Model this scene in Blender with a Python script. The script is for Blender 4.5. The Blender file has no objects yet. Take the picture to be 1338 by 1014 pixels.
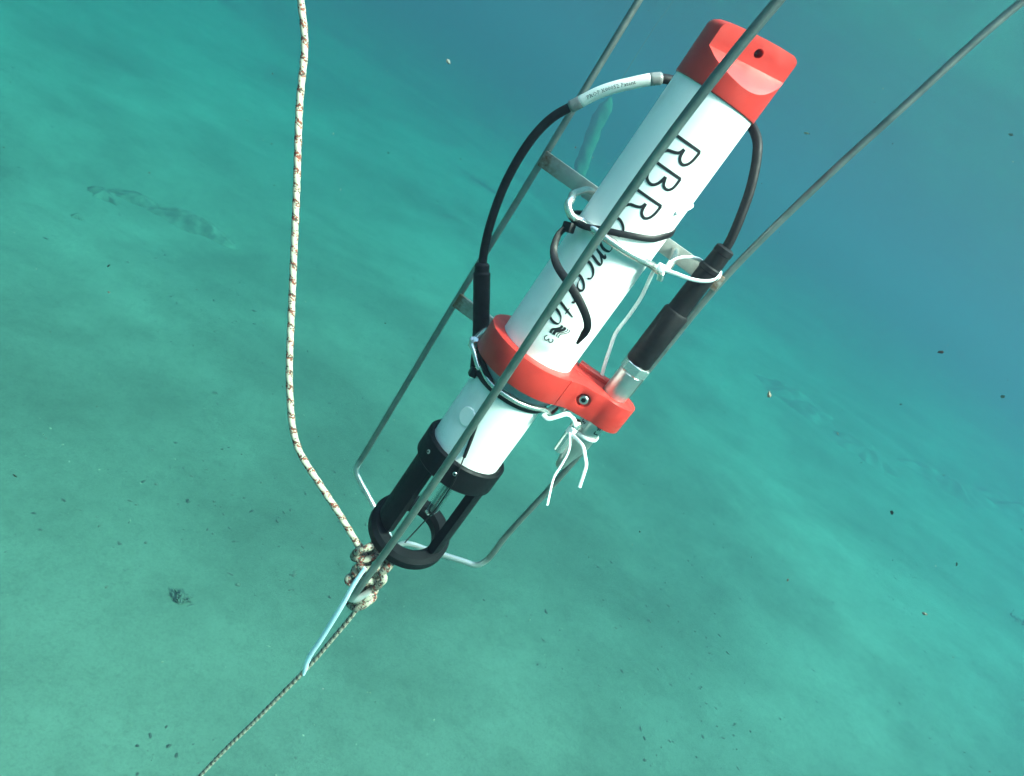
import bpy, bmesh, math, random
from mathutils import Vector, Matrix, noise
random.seed(7)
PI = math.pi
SC = bpy.context.scene
COL = SC.collection

# ------------------------------------------------------------------ camera
CAM = Vector((0.00158, -0.58682, 0.29697))
cam_data = bpy.data.cameras.new('camera')
cam = bpy.data.objects.new('camera', cam_data); COL.objects.link(cam)
# rows of the matrix below are the world axes seen in camera space (right, up, back)
M3 = Matrix(((0.81706, -0.57656, 0.0), (0.20937, 0.29670, -0.93174), (0.53720, 0.76128, 0.36313)))
cam.matrix_world = Matrix.Translation(CAM) @ M3.to_4x4()
cam_data.sensor_width = 36.0
cam_data.lens = 36.0 * 1000.0 / 1338.0
cam_data.clip_start = 0.02
cam_data.clip_end = 500
SC.camera = cam

# ------------------------------------------------------------------ world, sun, exposure
SUN_AZ = math.radians(-22)      # measured from +x towards +y
SUN_EL = math.radians(53)
world = bpy.data.worlds.new('World'); SC.world = world; world.use_nodes = True
wn = world.node_tree.nodes; wl = world.node_tree.links
bg = wn['Background']
sky = wn.new('ShaderNodeTexSky'); sky.sky_type = 'NISHITA'; sky.sun_disc = False
sky.dust_density = 5.0; sky.ozone_density = 0.3; sky.sun_elevation = SUN_EL; sky.sun_rotation = PI / 2 - SUN_AZ
wl.new(sky.outputs[0], bg.inputs[0]); bg.inputs[1].default_value = 0.15
sun_d = bpy.data.lights.new('sun', 'SUN'); sun_d.energy = 2.0; sun_d.angle = math.radians(8.0); sun_d.color = (1.0, 0.86, 0.76)
sun = bpy.data.objects.new('sun', sun_d); COL.objects.link(sun)
sdir = Vector((math.cos(SUN_AZ) * math.cos(SUN_EL), math.sin(SUN_AZ) * math.cos(SUN_EL), math.sin(SUN_EL)))
sun.rotation_euler = sdir.to_track_quat('Z', 'Y').to_euler()
vs = SC.view_settings
vs.view_transform = 'Standard'; vs.look = 'None'; vs.gamma = 1.0; vs.use_curve_mapping = False
vs.exposure = 2.7
cy = SC.cycles
cy.volume_bounces = 4; cy.max_bounces = 12; cy.transparent_max_bounces = 16
cy.use_denoising = True
cy.sample_clamp_indirect = 6.0

# ------------------------------------------------------------------ helpers
def at(px, py, y):
    """World point on the vertical plane y = const along the line of sight of a photo pixel (surveying aid)."""
    d = M3 @ Vector(((px - 669) / 1000, -(py - 507) / 1000, -1.0))
    return CAM + d * ((y - CAM.y) / d.y)

def pol(r, az, z):
    a = math.radians(az); return Vector((r * math.cos(a), r * math.sin(a), z))

def lower(o, dz=-0.005):
    for v in o.data.vertices: v.co.z += dz
    return o

def tag(o, label=None, cat=None, group=None, kind=None):
    if label: o['label'] = label
    if cat: o['category'] = cat
    if group: o['group'] = group
    if kind: o['kind'] = kind
    return o

def thing(name, label, cat, loc=(0, 0, 0), group=None):
    o = bpy.data.objects.new(name, None); COL.objects.link(o)
    o.location = loc; o.empty_display_size = 0.02
    return tag(o, label, cat, group)

def link(name, me, mat, parent=None, smooth=True):
    o = bpy.data.objects.new(name, me); COL.objects.link(o)
    if mat: me.materials.append(mat)
    if smooth:
        for p in me.polygons: p.use_smooth = True
    if parent is not None:
        o.parent = parent
        top = parent
        off = Vector((0, 0, 0))
        while top is not None:
            off += top.location; top = top.parent
        o.location = -off
    return o

def from_data(name, verts, faces, mat, parent=None, smooth=True, uvs=None):
    me = bpy.data.meshes.new(name)
    me.from_pydata([tuple(v) for v in verts], [], faces)
    if uvs:
        ul = me.uv_layers.new(name='UVMap')
        for li, uv in enumerate(uvs): ul.data[li].uv = uv
    me.update()
    return link(name, me, mat, parent, smooth)

def bake(o, bool_cut=(), bevel=0.0, seg=2, angle=35, sub=0):
    """Apply boolean cuts and a bevel to o without operators."""
    for c in bool_cut:
        m = o.modifiers.new('cut', 'BOOLEAN'); m.operation = 'DIFFERENCE'; m.object = c; m.solver = 'EXACT'
    if bevel:
        m = o.modifiers.new('bev', 'BEVEL'); m.width = bevel; m.segments = seg; m.limit_method = 'ANGLE'; m.angle_limit = math.radians(angle)
    if sub:
        m = o.modifiers.new('sub', 'SUBSURF'); m.levels = sub; m.render_levels = sub
    bpy.context.view_layer.update()
    dg = bpy.context.evaluated_depsgraph_get()
    me = bpy.data.meshes.new_from_object(o.evaluated_get(dg))
    o.modifiers.clear()
    o.data = me
    for c in bool_cut: bpy.data.objects.remove(c)
    for p in me.polygons: p.use_smooth = True
    me.set_sharp_from_angle(angle=math.radians(40))
    return o

def catmull(pts, n=8, closed=False):
    P = [Vector(p) for p in pts]; out = []; N = len(P)
    rng = range(N) if closed else range(N - 1)
    for i in rng:
        p1, p2 = P[i], P[(i + 1) % N]
        p0 = P[i - 1] if (closed or i > 0) else p1 * 2 - p2
        p3 = P[(i + 2) % N] if (closed or i + 2 < N) else p2 * 2 - p1
        for k in range(n):
            t = k / n
            out.append(0.5 * ((2 * p1) + (p2 - p0) * t + (2 * p0 - 5 * p1 + 4 * p2 - p3) * t * t + (3 * p1 - p0 - 3 * p2 + p3) * t ** 3))
    if not closed: out.append(P[-1])
    return out

def resample(P, step):
    out = [P[0].copy()]; need = step
    for a, b in zip(P, P[1:]):
        L = (b - a).length; d = need
        while d <= L:
            out.append(a.lerp(b, d / L)); d += step
        need = d - L
    if (out[-1] - P[-1]).length > step * 0.3: out.append(P[-1].copy())
    return out

def frames(P, up=None):
    """Parallel transported frames along P."""
    T = []
    for i in range(len(P)):
        a = P[max(i - 1, 0)]; b = P[min(i + 1, len(P) - 1)]
        t = (b - a); T.append(t.normalized() if t.length > 1e-9 else Vector((0, 0, 1)))
    n = Vector(up) if up is not None else (Vector((0, 0, 1)) if abs(T[0].z) < 0.9 else Vector((1, 0, 0)))
    N = []
    for t in T:
        n = (n - t * n.dot(t))
        n.normalize(); N.append(n.copy())
    return T, N

def sweep(name, P, r, mat, parent=None, seg=12, cap=True, rfun=None, uv=False):
    T, N = frames(P); verts = []; faces = []; uvs = []
    s = 0; S = []
    for i, p in enumerate(P):
        if i: s += (p - P[i - 1]).length
        S.append(s)
        B = T[i].cross(N[i]); 
        for k in range(seg):
            a = 2 * PI * k / seg
            rr = r if rfun is None else rfun(s, a)
            verts.append(p + (N[i] * math.cos(a) + B * math.sin(a)) * rr)
    for i in range(len(P) - 1):
        for k in range(seg):
            k2 = (k + 1) % seg
            faces.append((i * seg + k, i * seg + k2, (i + 1) * seg + k2, (i + 1) * seg + k))
            if uv: uvs += [(k / seg, S[i]), ((k + 1) / seg, S[i]), ((k + 1) / seg, S[i + 1]), (k / seg, S[i + 1])]
    if cap:
        for end in (0, len(P) - 1):
            base = len(verts); t = -T[0] if end == 0 else T[-1]
            rr = r if rfun is None else rfun(S[end], 0)
            # a rounded end: one inner ring and a tip
            for k in range(seg):
                verts.append(P[end] + (verts[end * seg + k] - P[end]) * 0.7 + t * rr * 0.3)
            verts.append(P[end] + t * rr * 0.42); tip = len(verts) - 1
            for k in range(seg):
                k2 = (k + 1) % seg
                q = (end * seg + k, end * seg + k2, base + k2, base + k); tr = (base + k, base + k2, tip)
                if end == 0: q = q[::-1]; tr = tr[::-1]
                faces.append(q); faces.append(tr)
                if uv: uvs += [(0.5, S[end])] * 7
    return from_data(name, verts, faces, mat, parent, True, uvs if uv else None)

def strap(name, P, outs, w, t, mat, parent=None, wfun=None):
    """Flat tie: rectangular section, outs[i] = direction of the flat face at P[i]."""
    verts = []; faces = []; n = len(P)
    for i in range(n):
        a = P[max(i - 1, 0)]; b = P[min(i + 1, n - 1)]; T = (b - a).normalized()
        o = outs[i] - T * outs[i].dot(T); o.normalize(); s = T.cross(o)
        ww = w if wfun is None else wfun(i / (n - 1)) * w
        h = ww / 2; e = t / 2; c = min(h, e) * 0.5
        for (u, v) in ((-h, -e + c), (-h + c, -e), (h - c, -e), (h, -e + c), (h, e - c), (h - c, e), (-h + c, e), (-h, e - c)):
            verts.append(P[i] + s * u + o * v)
    for i in range(n - 1):
        for k in range(8):
            k2 = (k + 1) % 8
            faces.append((i * 8 + k, i * 8 + k2, (i + 1) * 8 + k2, (i + 1) * 8 + k))
    faces.append(tuple(range(7, -1, -1))); faces.append(tuple((n - 1) * 8 + k for k in range(8)))
    o = from_data(name, verts, faces, mat, parent, True)
    o.data.set_sharp_from_angle(angle=math.radians(50))
    return o

def lathe(name, prof, mat, parent=None, seg=48, cx=0, cyy=0, sharp=35):
    verts = []; faces = []
    for r, z in prof:
        for k in range(seg):
            a = 2 * PI * k / seg; verts.append((cx + r * math.cos(a), cyy + r * math.sin(a), z))
    for i in range(len(prof) - 1):
        for k in range(seg):
            k2 = (k + 1) % seg
            faces.append((i * seg + k, i * seg + k2, (i + 1) * seg + k2, (i + 1) * seg + k))
    if prof[0][0] > 1e-6: faces.append(tuple(range(seg - 1, -1, -1)))
    if prof[-1][0] > 1e-6: faces.append(tuple((len(prof) - 1) * seg + k for k in range(seg)))
    o = from_data(name, verts, faces, mat, parent, True)
    bm = bmesh.new(); bm.from_mesh(o.data); bmesh.ops.recalc_face_normals(bm, faces=bm.faces); bm.to_mesh(o.data); bm.free()
    for p in o.data.polygons: p.use_smooth = True
    o.data.set_sharp_from_angle(angle=math.radians(sharp))
    return o

def ring(name, ro, ri, z0, z1, mat, parent=None, ch=0.0012, seg=64, a0=0, a1=360):
    """Annular band (or a sector of one) with chamfered edges."""
    prof = [(ri, z0 + ch), (ri + ch, z0), (ro - ch, z0), (ro, z0 + ch), (ro, z1 - ch), (ro - ch, z1), (ri + ch, z1), (ri, z1 - ch)]
    full = abs(a1 - a0) >= 360; n = seg if full else max(4, int(seg * abs(a1 - a0) / 360)) + 1
    verts = []; faces = []; m = len(prof)
    for k in range(n):
        a = math.radians(a0 + (a1 - a0) * k / (n if full else n - 1))
        for r, z in prof: verts.append((r * math.cos(a), r * math.sin(a), z))
    for k in range(n if full else n - 1):
        k2 = (k + 1) % n
        for i in range(m):
            i2 = (i + 1) % m; faces.append((k * m + i, k2 * m + i, k2 * m + i2, k * m + i2))
    if not full: faces.append(tuple(range(m))); faces.append(tuple((n - 1) * m + i for i in range(m - 1, -1, -1)))
    o = from_data(name, verts, faces, mat, parent, True)
    bm = bmesh.new(); bm.from_mesh(o.data); bmesh.ops.recalc_face_normals(bm, faces=bm.faces); bm.to_mesh(o.data); bm.free()
    for p in o.data.polygons: p.use_smooth = True
    o.data.set_sharp_from_angle(angle=math.radians(30))
    return o

def cyl_between(name, a, b, r, mat, parent=None, seg=24, ch=0.0):
    a = Vector(a); b = Vector(b); t = (b - a).normalized()
    n = t.orthogonal().normalized(); q = t.cross(n); L = (b - a).length
    prof = [(r - ch, 0), (r, ch), (r, L - ch), (r - ch, L)] if ch else [(r, 0), (r, L)]
    verts = []; faces = []
    for rr, z in prof:
        for k in range(seg):
            w = 2 * PI * k / seg; verts.append(a + t * z + (n * math.cos(w) + q * math.sin(w)) * rr)
    for i in range(len(prof) - 1):
        for k in range(seg):
            k2 = (k + 1) % seg; faces.append((i * seg + k, i * seg + k2, (i + 1) * seg + k2, (i + 1) * seg + k))
    faces.append(tuple(range(seg - 1, -1, -1))); faces.append(tuple((len(prof) - 1) * seg + k for k in range(seg)))
    o = from_data(name, verts, faces, mat, parent, seg > 8)
    if seg > 8: o.data.set_sharp_from_angle(angle=math.radians(40))
    return o

def box(name, c, ax, ay, az, sx, sy, sz, mat, parent=None, bevel=0.0008):
    c = Vector(c); ax = Vector(ax).normalized(); ay = (Vector(ay) - ax * Vector(ay).dot(ax)).normalized(); az = ax.cross(ay)
    verts = [c + ax * (i * sx / 2) + ay * (j * sy / 2) + az * (k * sz / 2) for i in (-1, 1) for j in (-1, 1) for k in (-1, 1)]
    faces = [(0, 1, 3, 2), (4, 6, 7, 5), (0, 4, 5, 1), (2, 3, 7, 6), (0, 2, 6, 4), (1, 5, 7, 3)]
    o = from_data(name, verts, faces, mat, parent, False)
    return bake(o, bevel=bevel, seg=2) if bevel else o

# ------------------------------------------------------------------ materials
def mat_new(name):
    m = bpy.data.materials.new(name); m.use_nodes = True
    return m, m.node_tree.nodes, m.node_tree.links, m.node_tree.nodes['Principled BSDF']

def noise_tex(n, l, scale, detail=4, rough=0.55, coord='Object', dist=0.0):
    tc = n.new('ShaderNodeTexCoord'); t = n.new('ShaderNodeTexNoise')
    t.inputs['Scale'].default_value = scale; t.inputs['Detail'].default_value = detail; t.inputs['Roughness'].default_value = rough
    t.inputs['Distortion'].default_value = dist
    l.new(tc.outputs[coord], t.inputs['Vector']); return t

def ramp(n, l, src, stops, interp='LINEAR'):
    r = n.new('ShaderNodeValToRGB'); r.color_ramp.interpolation = interp
    e = r.color_ramp.elements
    while len(e) < len(stops): e.new(0.5)
    for i, (p, c) in enumerate(stops): e[i].position = p; e[i].color = (*c, 1) if len(c) == 3 else c
    l.new(src, r.inputs[0]); return r

def plain(name, a, b, rough=0.4, rough2=None, metallic=0.0, scale=60, bump=0.0, bscale=400, spec=0.5, lo=0.4, hi=0.65):
    m, n, l, p = mat_new(name)
    t = noise_tex(n, l, scale)
    r = ramp(n, l, t.outputs['Fac'], [(lo, a), (hi, b)]); l.new(r.outputs[0], p.inputs['Base Color'])
    p.inputs['Metallic'].default_value = metallic
    p.inputs['Specular IOR Level'].default_value = spec
    if rough2 is None: p.inputs['Roughness'].default_value = rough
    else:
        t2 = noise_tex(n, l, scale * 2.7); mr = n.new('ShaderNodeMapRange')
        mr.inputs['To Min'].default_value = rough; mr.inputs['To Max'].default_value = rough2
        mr.inputs['From Min'].default_value = 0.35; mr.inputs['From Max'].default_value = 0.65
        l.new(t2.outputs['Fac'], mr.inputs['Value']); l.new(mr.outputs[0], p.inputs['Roughness'])
    if bump:
        t3 = noise_tex(n, l, bscale, 3); bp = n.new('ShaderNodeBump'); bp.inputs['Strength'].default_value = bump; bp.inputs['Distance'].default_value = 0.0003
        l.new(t3.outputs['Fac'], bp.inputs['Height']); l.new(bp.outputs[0], p.inputs['Normal'])
    return m

M = {}
M['white_plastic'] = plain('white_plastic', (0.66, 0.69, 0.66), (0.82, 0.83, 0.82), 0.32, 0.5, scale=22, bump=0.04, lo=0.30, hi=0.52)
M['red_plastic'] = plain('red_plastic', (0.36, 0.018, 0.013), (0.45, 0.027, 0.019), 0.34, 0.44, scale=45, bump=0.08, spec=0.5, lo=0.28, hi=0.5)
M['black_plastic'] = plain('black_plastic', (0.002, 0.003, 0.0035), (0.004, 0.005, 0.006), 0.5, 0.65, scale=80, bump=0.08, spec=0.14)
M['black_rubber'] = plain('black_rubber', (0.003, 0.0035, 0.004), (0.007, 0.007, 0.008), 0.5, 0.7, spec=0.25, scale=90, bump=0.12)
M['black_tie'] = plain('black_tie', (0.004, 0.004, 0.0045), (0.007, 0.007, 0.008), 0.45, 0.55, spec=0.3, scale=90)
M['white_tie'] = plain('white_tie', (0.74, 0.76, 0.77), (0.82, 0.83, 0.83), 0.35, 0.5, scale=90)
M['blue_tie'] = plain('blue_tie', (0.46, 0.66, 0.74), (0.55, 0.72, 0.78), 0.35, 0.5, scale=90)
M['steel'] = plain('steel', (0.50, 0.50, 0.49), (0.56, 0.56, 0.54), 0.28, 0.36, metallic=0.9, scale=60)
M['bright_steel'] = plain('bright_steel', (0.70, 0.68, 0.64), (0.74, 0.72, 0.68), 0.26, metallic=0.9, scale=40)
M['ink'] = plain('ink', (0.006, 0.006, 0.008), (0.01, 0.01, 0.012), 0.5)
M['grey_band'] = plain('grey_band', (0.24, 0.27, 0.29), (0.30, 0.33, 0.35), 0.4, 0.5, scale=60)
M['sleeve'] = plain('sleeve', (0.72, 0.72, 0.68), (0.80, 0.80, 0.76), 0.3, 0.4, scale=60)
M['clear_end'] = plain('clear_end', (0.16, 0.17, 0.17), (0.22, 0.22, 0.21), 0.25, 0.35, scale=60)

def frame_steel():
    """Round bar: grey steel dulled by a thin film of green algae, brown rust near the welds."""
    m, n, l, p = mat_new('frame_steel')
    t = noise_tex(n, l, 45, 6, 0.65); r = ramp(n, l, t.outputs['Fac'], [(0.35, (0.17, 0.20, 0.19)), (0.7, (0.29, 0.31, 0.29))])
    t2 = noise_tex(n, l, 9, 5, 0.7); r2 = ramp(n, l, t2.outputs['Fac'], [(0.60, (0, 0, 0)), (0.78, (1, 1, 1))])
    mx = n.new('ShaderNodeMix'); mx.data_type = 'RGBA'
    l.new(r2.outputs[0], mx.inputs[0]); l.new(r.outputs[0], mx.inputs[6]); mx.inputs[7].default_value = (0.13, 0.085, 0.05, 1)
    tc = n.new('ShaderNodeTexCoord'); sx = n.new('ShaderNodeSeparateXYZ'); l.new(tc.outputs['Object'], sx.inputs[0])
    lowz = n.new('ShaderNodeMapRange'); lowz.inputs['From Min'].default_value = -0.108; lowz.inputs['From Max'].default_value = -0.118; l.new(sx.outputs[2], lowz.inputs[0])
    sun_glint = n.new('ShaderNodeMix'); sun_glint.data_type = 'RGBA'; l.new(lowz.outputs[0], sun_glint.inputs[0]); l.new(mx.outputs[2], sun_glint.inputs[6]); sun_glint.inputs[7].default_value = (0.62, 0.62, 0.60, 1)  # low rod ends painted silver to imitate the sun's reflection there
    l.new(sun_glint.outputs[2], p.inputs['Base Color'])
    iv = n.new('ShaderNodeMapRange'); iv.inputs['To Min'].default_value = 0.85; iv.inputs['To Max'].default_value = 0.1
    l.new(r2.outputs[0], iv.inputs[0]); l.new(iv.outputs[0], p.inputs['Metallic'])
    rr = n.new('ShaderNodeMapRange'); rr.inputs['To Min'].default_value = 0.28; rr.inputs['To Max'].default_value = 0.5
    l.new(t.outputs['Fac'], rr.inputs[0]); l.new(rr.outputs[0], p.inputs['Roughness'])
    bp = n.new('ShaderNodeBump'); bp.inputs['Strength'].default_value = 0.15; bp.inputs['Distance'].default_value = 0.0004
    l.new(t.outputs['Fac'], bp.inputs['Height']); l.new(bp.outputs[0], p.inputs['Normal'])
    return m
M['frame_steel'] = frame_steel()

def bar_steel():
    m, n, l, p = mat_new('bar_steel')
    t = noise_tex(n, l, 70, 6, 0.65); r = ramp(n, l, t.outputs['Fac'], [(0.35, (0.30, 0.30, 0.28)), (0.7, (0.42, 0.41, 0.38))])
    tc = n.new('ShaderNodeTexCoord'); sx = n.new('ShaderNodeSeparateXYZ'); l.new(tc.outputs['Object'], sx.inputs[0])
    ab = n.new('ShaderNodeMath'); ab.operation = 'ABSOLUTE'; l.new(sx.outputs[0], ab.inputs[0])
    mr = n.new('ShaderNodeMapRange'); mr.inputs['From Min'].default_value = 0.062; mr.inputs['From Max'].default_value = 0.082
    l.new(ab.outputs[0], mr.inputs[0])
    t2 = noise_tex(n, l, 160, 4, 0.6); mu = n.new('ShaderNodeMath'); mu.operation = 'MULTIPLY'; l.new(mr.outputs[0], mu.inputs[0])
    r3 = ramp(n, l, t2.outputs['Fac'], [(0.35, (0.2, 0.2, 0.2)), (0.6, (1, 1, 1))]); l.new(r3.outputs[0], mu.inputs[1])
    mx = n.new('ShaderNodeMix'); mx.data_type = 'RGBA'; l.new(mu.outputs[0], mx.inputs[0]); l.new(r.outputs[0], mx.inputs[6]); mx.inputs[7].default_value = (0.16, 0.075, 0.035, 1)
    l.new(mx.outputs[2], p.inputs['Base Color'])
    p.inputs['Metallic'].default_value = 0.5; p.inputs['Roughness'].default_value = 0.45
    return m
M['bar_steel'] = bar_steel()

def rope_mat(name, period, light, dark_a, dark_b, share, few_=0.95):
    """Braided cover: pale yarn with oblique flecks of coloured yarn (UV: turn, metres)."""
    m, n, l, p = mat_new(name)
    uv = n.new('ShaderNodeUVMap'); uv.uv_map = 'UVMap'
    sp = n.new('ShaderNodeSeparateXYZ'); l.new(uv.outputs[0], sp.inputs[0])
    def math_(op, a, b=None):
        x = n.new('ShaderNodeMath'); x.operation = op
        for i, v in enumerate((a, b)):
            if v is None: continue
            if isinstance(v, (int, float)): x.inputs[i].default_value = v
            else: l.new(v, x.inputs[i])
        return x.outputs[0]
    ph = math_('ADD', math_('DIVIDE', sp.outputs[1], period), math_('MULTIPLY', sp.outputs[0], 1.0))
    fr = math_('FRACT', ph)
    band = math_('LESS_THAN', fr, share)
    # small checker of yarns inside the band
    c = n.new('ShaderNodeCombineXYZ'); l.new(math_('MULTIPLY', sp.outputs[0], 12.0), c.inputs[0]); l.new(math_('DIVIDE', sp.outputs[1], 0.0010), c.inputs[1])
    vo = n.new('ShaderNodeTexVoronoi'); vo.inputs['Scale'].default_value = 1.0; l.new(c.outputs[0], vo.inputs['Vector'])
    sc = n.new('ShaderNodeSeparateColor'); l.new(vo.outputs['Color'], sc.inputs[0])
    pick = math_('GREATER_THAN', sc.outputs[0], 0.38)
    fleck = math_('MULTIPLY', band, pick)
    few = math_('GREATER_THAN', sc.outputs[1], few_)
    mask = math_('MAXIMUM', fleck, few)
    dk = n.new('ShaderNodeMix'); dk.data_type = 'RGBA'; dk.inputs[6].default_value = (*dark_a, 1); dk.inputs[7].default_value = (*dark_b, 1)
    l.new(math_('GREATER_THAN', sc.outputs[2], 0.5), dk.inputs[0])
    mx = n.new('ShaderNodeMix'); mx.data_type = 'RGBA'; l.new(mask, mx.inputs[0]); mx.inputs[6].default_value = (*light, 1); l.new(dk.outputs[2], mx.inputs[7])
    l.new(mx.outputs[2], p.inputs['Base Color']); p.inputs['Roughness'].default_value = 0.75
    bp = n.new('ShaderNodeBump'); bp.inputs['Strength'].default_value = 0.5; bp.inputs['Distance'].default_value = 0.0004
    l.new(vo.outputs['Distance'], bp.inputs['Height']); bp.invert = True; l.new(bp.outputs[0], p.inputs['Normal'])
    return m
M['rope'] = rope_mat('rope', 0.0125, (0.37, 0.335, 0.26), (0.22, 0.036, 0.016), (0.06, 0.028, 0.018), 0.42)
M['knot_rope'] = rope_mat('knot_rope', 0.0110, (0.27, 0.245, 0.185), (0.17, 0.028, 0.014), (0.025, 0.02, 0.016), 0.46, 0.86)
M['thin_rope'] = rope_mat('thin_rope', 0.0085, (0.30, 0.28, 0.22), (0.03, 0.02, 0.016), (0.09, 0.05, 0.04), 0.42)

def clear_mat():
    m, n, l, p = mat_new('clear_acrylic')
    n.remove(p); out = n['Material Output']
    tr = n.new('ShaderNodeBsdfTransparent'); tr.inputs[0].default_value = (0.86, 0.93, 0.92, 1)
    gl = n.new('ShaderNodeBsdfGlossy'); gl.inputs['Roughness'].default_value = 0.08
    lw = n.new('ShaderNodeLayerWeight'); lw.inputs[0].default_value = 0.62
    mx = n.new('ShaderNodeMixShader'); l.new(lw.outputs['Facing'], mx.inputs[0]); l.new(tr.outputs[0], mx.inputs[1]); l.new(gl.outputs[0], mx.inputs[2])
    l.new(mx.outputs[0], out.inputs['Surface'])
    return m
M['clear'] = clear_mat()

def sand_mat():
    """Pale sand; darker at near left, lighter beyond, as milky scattered light put into the colour."""
    m, n, l, p = mat_new('sand')
    big = noise_tex(n, l, 0.42, 5, 0.55, dist=0.6)
    mid = noise_tex(n, l, 2.3, 6, 0.62)
    small = noise_tex(n, l, 16, 5, 0.66)
    fine = noise_tex(n, l, 75, 4, 0.75)
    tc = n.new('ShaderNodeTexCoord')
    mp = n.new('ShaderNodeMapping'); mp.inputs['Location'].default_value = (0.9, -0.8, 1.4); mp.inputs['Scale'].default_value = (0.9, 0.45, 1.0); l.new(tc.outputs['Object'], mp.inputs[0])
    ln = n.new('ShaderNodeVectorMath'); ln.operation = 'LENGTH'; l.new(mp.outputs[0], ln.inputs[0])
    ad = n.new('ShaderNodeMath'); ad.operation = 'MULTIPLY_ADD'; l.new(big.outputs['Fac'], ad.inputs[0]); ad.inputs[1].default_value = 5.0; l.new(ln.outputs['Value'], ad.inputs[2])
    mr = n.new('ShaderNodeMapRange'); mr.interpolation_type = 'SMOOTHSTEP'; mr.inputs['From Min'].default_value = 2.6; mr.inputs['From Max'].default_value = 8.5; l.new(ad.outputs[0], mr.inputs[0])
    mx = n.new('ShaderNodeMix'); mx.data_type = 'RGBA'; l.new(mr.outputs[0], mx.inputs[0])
    mx.inputs[6].default_value = (0.112, 0.122, 0.096, 1); mx.inputs[7].default_value = (0.162, 0.170, 0.142, 1)  # darker near left, lighter beyond: milky sunlit water imitated in the sand colour
    r1 = ramp(n, l, big.outputs['Fac'], [(0.36, (0.70, 0.72, 0.72)), (0.62, (1.04, 1.04, 1.03))])
    r2 = ramp(n, l, mid.outputs['Fac'], [(0.32, (0.82, 0.83, 0.82)), (0.62, (1.0, 1.0, 1.0))])
    r3 = ramp(n, l, small.outputs['Fac'], [(0.30, (0.87, 0.87, 0.86)), (0.55, (1.0, 1.0, 1.0))])
    r4 = ramp(n, l, fine.outputs['Fac'], [(0.28, (0.78, 0.78, 0.77)), (0.5, (1.0, 1.0, 1.0)), (0.75, (1.08, 1.08, 1.06))])
    cur = mx.outputs[2]
    for r in (r1, r2, r3, r4):
        a = n.new('ShaderNodeMix'); a.data_type = 'RGBA'; a.blend_type = 'MULTIPLY'; a.inputs[0].default_value = 1
        l.new(cur, a.inputs[6]); l.new(r.outputs[0], a.inputs[7]); cur = a.outputs[2]
    l.new(cur, p.inputs['Base Color']); p.inputs['Roughness'].default_value = 0.95; p.inputs['Specular IOR Level'].default_value = 0.1
    bp = n.new('ShaderNodeBump'); bp.inputs['Strength'].default_value = 0.35; bp.inputs['Distance'].default_value = 0.02
    l.new(mid.outputs['Fac'], bp.inputs['Height'])
    bp2 = n.new('ShaderNodeBump'); bp2.inputs['Strength'].default_value = 0.5; bp2.inputs['Distance'].default_value = 0.004
    l.new(small.outputs['Fac'], bp2.inputs['Height']); l.new(bp.outputs[0], bp2.inputs['Normal']); l.new(bp2.outputs[0], p.inputs['Normal'])
    return m
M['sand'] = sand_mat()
M['debris'] = plain('debris', (0.03, 0.028, 0.022), (0.09, 0.078, 0.06), 0.9, scale=9)
M['rock'] = plain('rock', (0.055, 0.060, 0.047), (0.11, 0.116, 0.09), 0.95, scale=14, bump=0.3, bscale=60)
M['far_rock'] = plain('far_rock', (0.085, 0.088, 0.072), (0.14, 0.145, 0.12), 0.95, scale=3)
M['weed'] = plain('weed', (0.055, 0.06, 0.045), (0.10, 0.105, 0.08), 0.9, scale=20)
M['pale_flake'] = plain('pale_flake', (0.20, 0.16, 0.11), (0.28, 0.22, 0.16), 0.7, scale=30)
M['dark_flake'] = plain('dark_flake', (0.02, 0.016, 0.014), (0.05, 0.04, 0.03), 0.8, scale=30)
M['mote'] = plain('mote', (0.20, 0.21, 0.19), (0.28, 0.28, 0.25), 0.8, scale=30)
M['algae'] = plain('algae', (0.08, 0.10, 0.06), (0.13, 0.15, 0.09), 0.9, scale=9)

# ------------------------------------------------------------------ seabed, water surface, water body
SEA = 1.3          # water surface
BED = -2.2         # seabed
X0, X1, Y0, Y1 = -48.0, 62.0, -14.0, 76.0   # extent of the modelled water

def bed_z(x, y):
    z = 0.10 * noise.noise((x * 0.16, y * 0.16, 3.1)) + 0.05 * noise.noise((x * 0.55 + 4, y * 0.55, 1.7))
    z += 0.016 * noise.noise((x * 2.1, y * 2.1, 9.2)) + 0.006 * noise.noise((x * 6.1, y * 6.1, 5.2))
    w = 0.8 * noise.noise((x * 0.3, y * 0.3, 7.7))
    z += 0.010 * math.sin((x * 0.62 + y * 0.9 + w) * 9.0) * max(0.0, 0.4 + noise.noise((x * 0.35, y * 0.35, 2.2)))
    z += 0.055 * max(-7.0, x) if x < 0 else 0.085 * min(13.0, x)
    return BED + z

def axis_pts(lo, hi, c, d0, g):
    a = [c]; d = d0
    while a[-1] < hi: a.append(min(a[-1] + d, hi)); d *= g
    b = [c]; d = d0
    while b[-1] > lo: b.append(max(b[-1] - d, lo)); d *= g
    return sorted(set(b + a))
gx = axis_pts(X0 + 1, X1 - 1, 0.3, 0.045, 1.018); gy = axis_pts(Y0 + 1, Y1 - 1, 2.2, 0.045, 1.018)
vv = [(x, y, bed_z(x, y)) for y in gy for x in gx]; nx = len(gx)
ff = [(j * nx + i, j * nx + i + 1, (j + 1) * nx + i + 1, (j + 1) * nx + i) for j in range(len(gy) - 1) for i in range(nx - 1)]
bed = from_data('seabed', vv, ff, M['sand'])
tag(bed, 'pale rippled sand seabed fading into teal water', kind='structure')

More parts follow.
